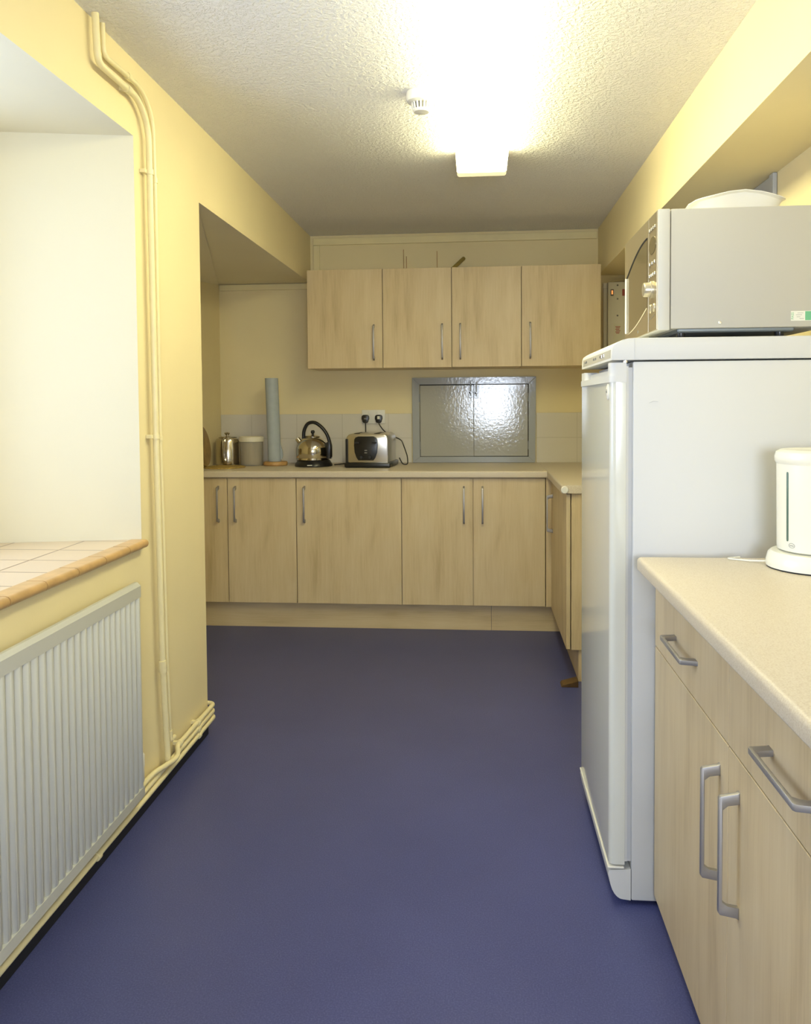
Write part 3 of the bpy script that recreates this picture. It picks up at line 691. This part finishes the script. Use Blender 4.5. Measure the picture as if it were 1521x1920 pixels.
m = MB(); m.tube([(KX-0.060, KY, KZ+0.165), (KX-0.060, KY, KZ+0.215), (KX-0.035, KY, KZ+0.262), (KX+0.008, KY, KZ+0.268), (KX+0.055, KY, KZ+0.235), (KX+0.092, KY, KZ+0.180), (KX+0.104, KY, KZ+0.110), (KX+0.104, KY, KZ+0.055)], 0.0105, 14, 0.05, True, 1.3); m.build('hoop_handle', M_BLACK, k_, True)
m = MB(); m.prism([(KX+0.055, KZ+0.042), (KX+0.108, KZ+0.046), (KX+0.111, KZ+0.12), (KX+0.104, KZ+0.155), (KX+0.082, KZ+0.142), (KX+0.058, KZ+0.136)], 'y', KY-0.030, KY+0.030, bev=0.006); m.build('handle_housing', M_BLACK, k_, True)

# ================================================================== PAPER ROLL, CANISTER, POT, MATS
RX, RY = -0.818, 0.405
hd = thing('paper_roll_holder', 'round beech base of the paper roll holder on back worktop', 'roll holder', (RX, RY, 0.9105))
m = MB(); m.lathe((RX, RY, 0.9105), [(0.070, 0.0), (0.0745, 0.005), (0.0745, 0.018), (0.070, 0.024), (0.02, 0.025)], 40); m.build('base', M_BEECH, hd, True)
m = MB(); m.tube([(RX, RY, 0.93), (RX-0.011, RY, 1.43)], 0.010, 12); m.build('post', M_BEECH, hd, True)
m = MB(); n = 40
def ringat(zz, r): cx = RX - 0.004 - 0.014*(zz-0.93)/0.52; return [m.bm.verts.new((cx+r*math.cos(2*PI*k/n), RY+r*math.sin(2*PI*k/n), zz)) for k in range(n)]
prs = [(0.936, 0.015), (0.936, 0.040)] + [(0.936+0.512*k/10, 0.040-0.003*k/10*0+0.0004*(k % 2)) for k in range(1, 11)] + [(1.448, 0.020), (1.446, 0.015)]
rg = [ringat(z, r) for z, r in prs]
for a, b in zip(rg, rg[1:]):
    for k in range(n): m.bm.faces.new((a[k], a[(k+1) % n], b[(k+1) % n], b[k]))
bmesh.ops.recalc_face_normals(m.bm, faces=m.bm.faces)
pr = m.build('paper_roll', M_PAPER, None, True); tag(pr, 'tall pale blue paper towel roll standing on beech holder', 'paper roll')
m = MB(); m.prism([(RX+0.030, 0.945), (RX+0.043, 0.950), (RX+0.049, 0.975), (RX+0.046, 1.0), (RX+0.034, 1.035)], 'y', RY-0.006, RY+0.002); m.build('loose_end', M_PAPER, pr, True)

CX, CYY = -0.969, 0.41
c = thing('canister', 'cloudy clear plastic canister with cream lid beside the paper roll', 'canister', (CX, CYY, 0.9105))
m = MB(); m.lathe((CX, CYY, 0.9105), [(0.068, 0.0), (0.0705, 0.004), (0.0705, 0.148), (0.066, 0.148), (0.066, 0.008), (0.01, 0.006)], 40); m.build('canister_body', M_CLEARP, c, True)
m = MB(); m.lathe((CX, CYY, 0.9105), [(0.060, 0.0085), (0.060, 0.128), (0.02, 0.133)], 36); m.build('contents', plain('brown_sugar', (0.40, 0.34, 0.23), 0.9, noise=0.1, nscale=60), c, True)
m = MB(); m.lathe((CX, CYY, 1.057), [(0.0735, 0.0), (0.0755, 0.002), (0.0755, 0.024), (0.073, 0.030), (0.064, 0.032), (0.060, 0.028), (0.03, 0.028)], 40); m.build('canister_lid', M_CREAMLID, c, True)

PXX, PYY = -1.128, 0.44
p = thing('coffee_pot', 'straight-sided steel coffee pot beside the clear canister', 'coffee pot', (PXX, PYY, 0.9105))
m = MB(); m.lathe((PXX, PYY, 0.9105), [(0.070, 0.0), (0.0755, 0.004), (0.0765, 0.02), (0.0755, 0.150), (0.070, 0.164), (0.058, 0.170), (0.055, 0.171)], 48); m.build('pot_body', M_STEEL, p, True)
m = MB(); m.lathe((PXX, PYY, 1.0815), [(0.057, 0.0), (0.058, 0.003), (0.045, 0.007), (0.012, 0.010)], 36); m.build('pot_lid', M_STEEL, p, True)
m = MB(); m.lathe((PXX-0.004, PYY, 1.0905), [(0.006, 0.0), (0.007, 0.006), (0.015, 0.012), (0.018, 0.018), (0.014, 0.023), (0.004, 0.025)], 24); m.build('lid_knob', M_STEEL, p, True)
m = MB(); m.tube([(PXX+0.004, PYY-0.073, 1.072), (PXX+0.004, PYY-0.110, 1.074), (PXX+0.004, PYY-0.114, 1.02), (PXX+0.004, PYY-0.106, 0.95), (PXX+0.004, PYY-0.074, 0.938)], 0.010, 12, 0.03, True, 0.5); m.build('pot_handle', M_STEEL, p, True)

m = MB(); m.lathe((-1.085, 0.225, 0.9105), [(0.122, 0.0), (0.125, 0.003), (0.122, 0.006), (0.02, 0.0065)], 48); tag(m.build('round_mat', M_CORK, None, True), 'round woven straw mat lying flat on the back worktop', 'mat')
m = MB(); m.lathe((0, 0, 0), [(0.02, -0.007), (0.121, -0.007), (0.125, 0.0), (0.121, 0.007), (0.02, 0.007)], 48, 'x')
mt = Matrix.Translation((-1.180, 0.17, 0.9185)) @ Matrix.Rotation(math.radians(-8.5), 4, 'Y') @ Matrix.Translation((0, 0, 0.1255))
for v in m.bm.verts: v.co = mt @ v.co
tag(m.build('round_board', M_BOARD, None, True), 'dark round wooden board leaning upright against the alcove side wall', 'board')

# ================================================================== SMALL THINGS ON THE BACK WALL
eb = thing('switch_box', 'white metal switch box with orange neon switches right of cabinets', 'switch box', (1.33, YB, 1.60))
m = MB(); m.box(1.228, 1.42, YB-0.045, YB-0.001, 1.42, 2.020, 0.003, 2); m.build('box_cover', M_WPLAS, eb, True)
for xx in (1.252, 1.322):
    m = MB(); m.box(xx-0.009, xx+0.009, YB-0.049, YB-0.044, 1.935, 1.975, 0.001, 1); sw = m.build('neon_switch', M_RED if xx > 1.3 else M_MARK, eb)
    if xx < 1.3:
        m = MB(); m.box(xx-0.0045, xx+0.0045, YB-0.0505, YB-0.0485, 1.944, 1.968, 0.001, 1); m.build('neon_lens', M_NEON, sw)
for zz in (2.000, 1.917, 1.815):
    m = MB(); m.lathe((1.285, YB-0.045, zz), [(0.001, -0.002), (0.0045, -0.002), (0.0055, 0.0)], 14, 'y'); m.build('screw', M_MARK, eb, True)
m = MB(); m.box(1.262, 1.312, YB-0.0458, YB-0.0448, 1.664, 1.765); st = m.build('warning_label', M_LABEL, eb)
m = MB()
for k in range(6): m.box(1.272+0.004*(k % 2), 1.302-0.003*(k % 3), YB-0.0464, YB-0.0456, 1.745-0.008*k, 1.749-0.008*k)
m.build('label_print', M_RED, st)
m = MB(); m.tube([(1.24, YB-0.02, 2.019), (1.27, YB-0.02, 2.030), (1.31, YB-0.02, 2.036), (1.36, YB-0.02, 2.036), (1.39, YB-0.02, 2.019)], 0.004, 8); m.build('cable', M_TRIM, eb, True)
m = MB(); m.box(1.204, 1.2265, YB-0.022, YB-0.001, 1.23, 1.985, 0.002, 1); m.box(1.202, 1.2272, YB-0.024, YB-0.001, 1.985, 2.018, 0.002, 1)
tag(m.build('cable_trunking', M_WPLAS), 'narrow white cable trunking running down beside the switch box', 'trunking')

for xx, zt, lab in ((-0.032, 2.256, 'tallest thin brown wire standing behind the wall cabinets'), (-0.014, 2.212, 'short thin brown wire just right of the tall one above cabinets'), (0.179, 2.241, 'lone thin brown wire above the joint of the middle cabinets')):
    m = MB(); m.tube([(xx, YB-0.004, 2.03), (xx-0.001, YB-0.004, zt)], 0.0022, 6); tag(m.build('wire', M_BEECH, None, True), lab, 'wire', 'thin wires above the wall cabinets')
m = MB(); m.tube([(0.265, YB-0.20, 2.0805), (0.345, YB-0.025, 2.187)], 0.012, 14); tag(m.build('wooden_stick', plain('olive_stick', (0.36, 0.27, 0.06), 0.6), None, True), 'short olive wooden stick leaning above the wall cabinets', 'stick')

wb = thing('wall_bracket', 'small grey bracket box on the grey door behind microwave', 'bracket', (XW-0.05, -1.55, 1.98))
m = MB(); m.box(XW-0.036, XW-0.0065, -1.54, -1.46, 1.80, 2.000, 0.002, 1); m.build('bracket_box', M_GREYP, wb)
m = MB(); m.prism([(-1.535, 2.001), (-1.47, 2.001), (-1.535, 2.018)], 'x', XW-0.030, XW-0.0065); m.build('bracket_latch', M_DARK, wb)

# door wedge
m = MB(); m.prism([(0.800, 0.0005), (0.875, 0.0005), (0.875, 0.030), (0.806, 0.010)], 'y', -0.862, -0.795, bev=0.001)
tag(m.build('door_wedge', M_WEDGE), 'small brown wooden door wedge on floor at return cabinet corner', 'door wedge')

# ================================================================== RADIATOR
RX1, RY1, RY0, RZ0, RZ1 = -0.577, -2.213, -3.86, 0.106, 0.759
rd = thing('radiator', 'grey white ribbed panel radiator under the tiled window sill', 'radiator', (-0.59, -3.0, RZ0))
m = MB(); pitch = 0.0335; pts = []
y = RY1-0.004
nr = int((RY1-0.004-RY0)/pitch)
for k in range(nr):
    y0 = RY1-0.004 - k*pitch
    for (dy, dx) in ((0, 0.0), (0.0035, 0.0012), (0.007, 0.0016), (0.0105, 0.0012), (0.014, 0.0), (0.0185, -0.006), (0.0210, -0.0078), (0.0265, -0.0078), (0.0290, -0.006)): pts.append((RX1-0.002+dx, y0-dy))
ze0, ze1 = RZ0+0.036, RZ1-0.045
v0 = [m.bm.verts.new((x, y, ze0)) for x, y in pts]; v1 = [m.bm.verts.new((x, y, ze1)) for x, y in pts]
va = [m.bm.verts.new((RX1-0.0095, y, ze0-0.010)) for x, y in pts]; vb = [m.bm.verts.new((RX1-0.0095, y, ze1+0.010)) for x, y in pts]
for i in range(len(pts)-1):
    m.bm.faces.new((v0[i], v0[i+1], v1[i+1], v1[i])); m.bm.faces.new((va[i], va[i+1], v0[i+1], v0[i])); m.bm.faces.new((v1[i], v1[i+1], vb[i+1], vb[i]))
bmesh.ops.recalc_face_normals(m.bm, faces=m.bm.faces)
m.box(RX1-0.016, RX1-0.0105, RY0, RY1, RZ0+0.004, RZ1-0.004)
m.build('ribbed_panel', M_RAD, rd, True)
m = MB(); m.prism([(RX1-0.019, RZ1-0.020), (RX1-0.019, RZ1), (RX1-0.010, RZ1), (RX1, RZ1-0.010), (RX1, RZ1-0.044), (RX1-0.012, RZ1-0.044)], 'y', RY0, RY1+0.001, bev=0.0012); m.build('top_cap', M_RAD, rd, True)
m = MB(); m.prism([(RX1-0.012, RZ0+0.034), (RX1, RZ0+0.034), (RX1, RZ0+0.006), (RX1-0.006, RZ0), (RX1-0.014, RZ0)], 'y', RY0, RY1+0.0005, bev=0.001); m.build('bottom_rail', M_RAD, rd, True)
m = MB()
for yy in (RY1-0.25, RY1-1.2):
    m.box(XL, RX1-0.016, yy-0.02, yy+0.02, RZ1-0.16, RZ1-0.06)
m.build('wall_bracket', M_RAD, rd)
m = MB(); m.tube([(-0.596, RY1-0.010, 0.182), (-0.596, RY1+0.016, 0.182)], 0.008, 12); m.lathe((-0.596, RY1+0.018, 0.142), [(0.007, 0.0), (0.010, 0.004), (0.010, 0.045), (0.0115, 0.05), (0.0115, 0.085), (0.009, 0.09)], 16); m.build('valve', M_WPLAS, rd, True)

# ================================================================== PIPES
XP = -0.606
r1 = thing('riser_pipe', 'thicker cream heating pipe rising from the skirting pipes to ceiling', 'pipe', (XP, -2.0, 0.1), 'cream riser pipes')
m = MB(); m.tube([(XP, -2.367, ZC), (XP, -2.358, 2.226), (XP, -2.085, 2.226), (XP, -2.013, 2.160), (XP, -2.011, 1.95), (XP, -2.003, 1.17), (XP, -1.984, 0.43), (XP, -1.955, 0.1035)], 0.0100, 14, [0.03, 0.08, 0.06, 0.05, 0.05, 0.05]); m.build('pipe_run', M_PIPE, r1, True)
m = MB(); m.tube([(XP, -1.986, 0.45), (XP, -1.982, 0.410)], 0.0128, 14); m.build('pipe_joint', M_PIPE, r1, True)
m = MB(); m.tube([(XP, -2.155, 2.226), (XP, -2.178, 2.226)], 0.0130, 14); m.box(XL, XP, -2.175, -2.158, 2.220, 2.232); m.build('pipe_clip', M_PIPE, r1, True)
for z, y in ((2.024, -2.0115), (1.186, -2.003)):
    m = MB(); m.tube([(XP, y, z-0.008), (XP, y, z+0.008)], 0.0126, 14); m.box(XL, XP-0.004, y-0.026, y-0.004, z-0.006, z+0.006, 0.001, 1); m.build('pipe_clip', M_PIPE, r1, True)
XQ = -0.614
r2_ = thing('riser_pipe', 'thinner cream heating pipe rising just right of the thicker one', 'pipe', (XQ, -1.96, 0.15), 'cream riser pipes')
m = MB(); m.tube([(XQ, -2.308, ZC), (XQ, -2.303, 2.268), (XQ, -2.045, 2.274), (XQ, -1.958, 2.215), (XQ, -1.951, 1.95), (XQ, -1.949, 1.17), (XQ, -1.930, 0.43), (XQ, -1.914, 0.150), (XQ, -1.872, 0.150)], 0.0076, 14, [0.025, 0.07, 0.06, 0.05, 0.05, 0.05, 0.012]); m.build('pipe_run', M_PIPE, r2_, True)
m = MB(); m.tube([(XQ, -1.9165, 0.190), (XQ, -1.9145, 0.158)], 0.0102, 14); m.build('pipe_joint', M_PIPE, r2_, True)
m = MB(); m.tube([(XQ, -2.125, 2.2725), (XQ, -2.148, 2.2725)], 0.0104, 14); m.box(XL, XQ, -2.144, -2.129, 2.268, 2.278); m.build('pipe_clip', M_PIPE, r2_, True)
for z, y in ((2.014, -1.9515), (1.178, -1.949)):
    m = MB(); m.tube([(XQ, y, z-0.008), (XQ, y, z+0.008)], 0.0100, 14); m.box(XL, XQ, y-0.006, y+0.012, z-0.006, z+0.006, 0.001, 1); m.build('pipe_clip', M_PIPE, r2_, True)
RP = 0.0084
XS = -0.606
YC = YA+0.013
sk = [('topmost of three cream skirting pipes, swooping down behind the radiator', [(-0.665, YC, 0.119), (XS, YC, 0.1175), (XS, -1.872, 0.117), (XS+0.020, -1.912, 0.104), (XS+0.020, -1.955, 0.104), (XS, -2.085, 0.117), (XS, -3.9, 0.119)]),
      ('middle of three cream skirting pipes running along the left wall', [(-0.665, YC, 0.095), (XS, YC, 0.0935), (XS, -2.12, 0.0925), (XS, -3.9, 0.0945)]),
      ('lowest cream skirting pipe, running just above the floor under radiator', [(-0.665, YC, 0.071), (XS+0.002, YC, 0.0690), (XS+0.002, -2.47, 0.069), (XS+0.002, -4.6, 0.0735)])]
for lab, pts in sk:
    r = thing('skirting_pipe', lab, 'pipe', (XS, -2.2, pts[1][2]), 'cream skirting pipes')
    m = MB(); m.tube(pts, RP, 14, 0.035); m.build('pipe_run', M_PIPE, r, True)
    ysc = {0: (-1.66, -1.845), 1: (-1.66,), 2: (-1.66, -2.47)}[sk.index((lab, pts))]
    zc = pts[1][2]-0.0012
    for y in ysc:
        m = MB(); m.tube([(pts[1][0], y-0.008, zc), (pts[1][0], y+0.008, zc)], RP+0.0032, 14); m.box(XL, pts[1][0], y-0.007, y+0.007, zc-0.005, zc+0.006); m.build('pipe_clip', M_PIPE, r, True)

# ================================================================== CEILING
lf = thing('fluorescent_light', 'long lit fluorescent batten light with prismatic cover on the ceiling', 'ceiling light', (0.45, -1.8, ZC))
YE, YS = -0.965, -2.79
m = MB(); m.box(0.395, 0.505, YS+0.03, YE-0.03, ZC-0.03, ZC-0.0005, 0.002, 1); m.build('light_tray', M_WPLAS, lf)
m = MB()
trap = [(0.339, ZC-0.004), (0.345, ZC-0.084), (0.352, ZC-0.090), (0.545, ZC-0.090), (0.552, ZC-0.084), (0.560, ZC-0.004)]
m.prism(trap, 'y', YS+0.012, YE-0.058); m.build('diffuser', M_LAMP, lf)
m = MB(); m.prism([(a + (0.0015 if a > 0.45 else -0.0015), b - 0.001) for a, b in trap], 'y', YE-0.058, YE); m.build('end_cap', M_LAMPEND, lf)
m = MB(); m.prism([(a + (0.0015 if a > 0.45 else -0.0015), b - 0.001) for a, b in trap], 'y', YS, YS+0.012); m.build('end_cap', M_LAMPEND, lf)

DX, DY = 0.238, -1.70
sd = thing('smoke_detector', 'round white heat detector on the ceiling left of the light', 'detector', (DX, DY, ZC))
m = MB(); m.lathe((DX, DY, ZC), [(0.052, -0.0005), (0.053, -0.004), (0.053, -0.022), (0.049, -0.032), (0.034, -0.037), (0.030, -0.036)], 40); m.build('housing', M_WPLAS, sd, True)
m = MB(); m.lathe((DX, DY, ZC), [(0.024, -0.034), (0.024, -0.060)], 28); m.build('sensor_core', M_MARK, sd, True)
for k in range(16):
    a = 2*PI*k/16; m = MB(); ca, sa = math.cos(a), math.sin(a)
    m.tube([(DX+0.033*ca, DY+0.033*sa, ZC-0.034), (DX+0.028*ca, DY+0.028*sa, ZC-0.060)], 0.0032, 6); m.build('rib', M_WPLAS, sd, True)
m = MB(); m.lathe((DX, DY, ZC), [(0.030, -0.058), (0.031, -0.061), (0.026, -0.067), (0.008, -0.069)], 32); m.build('sensor_cap', M_WPLAS, sd, True)
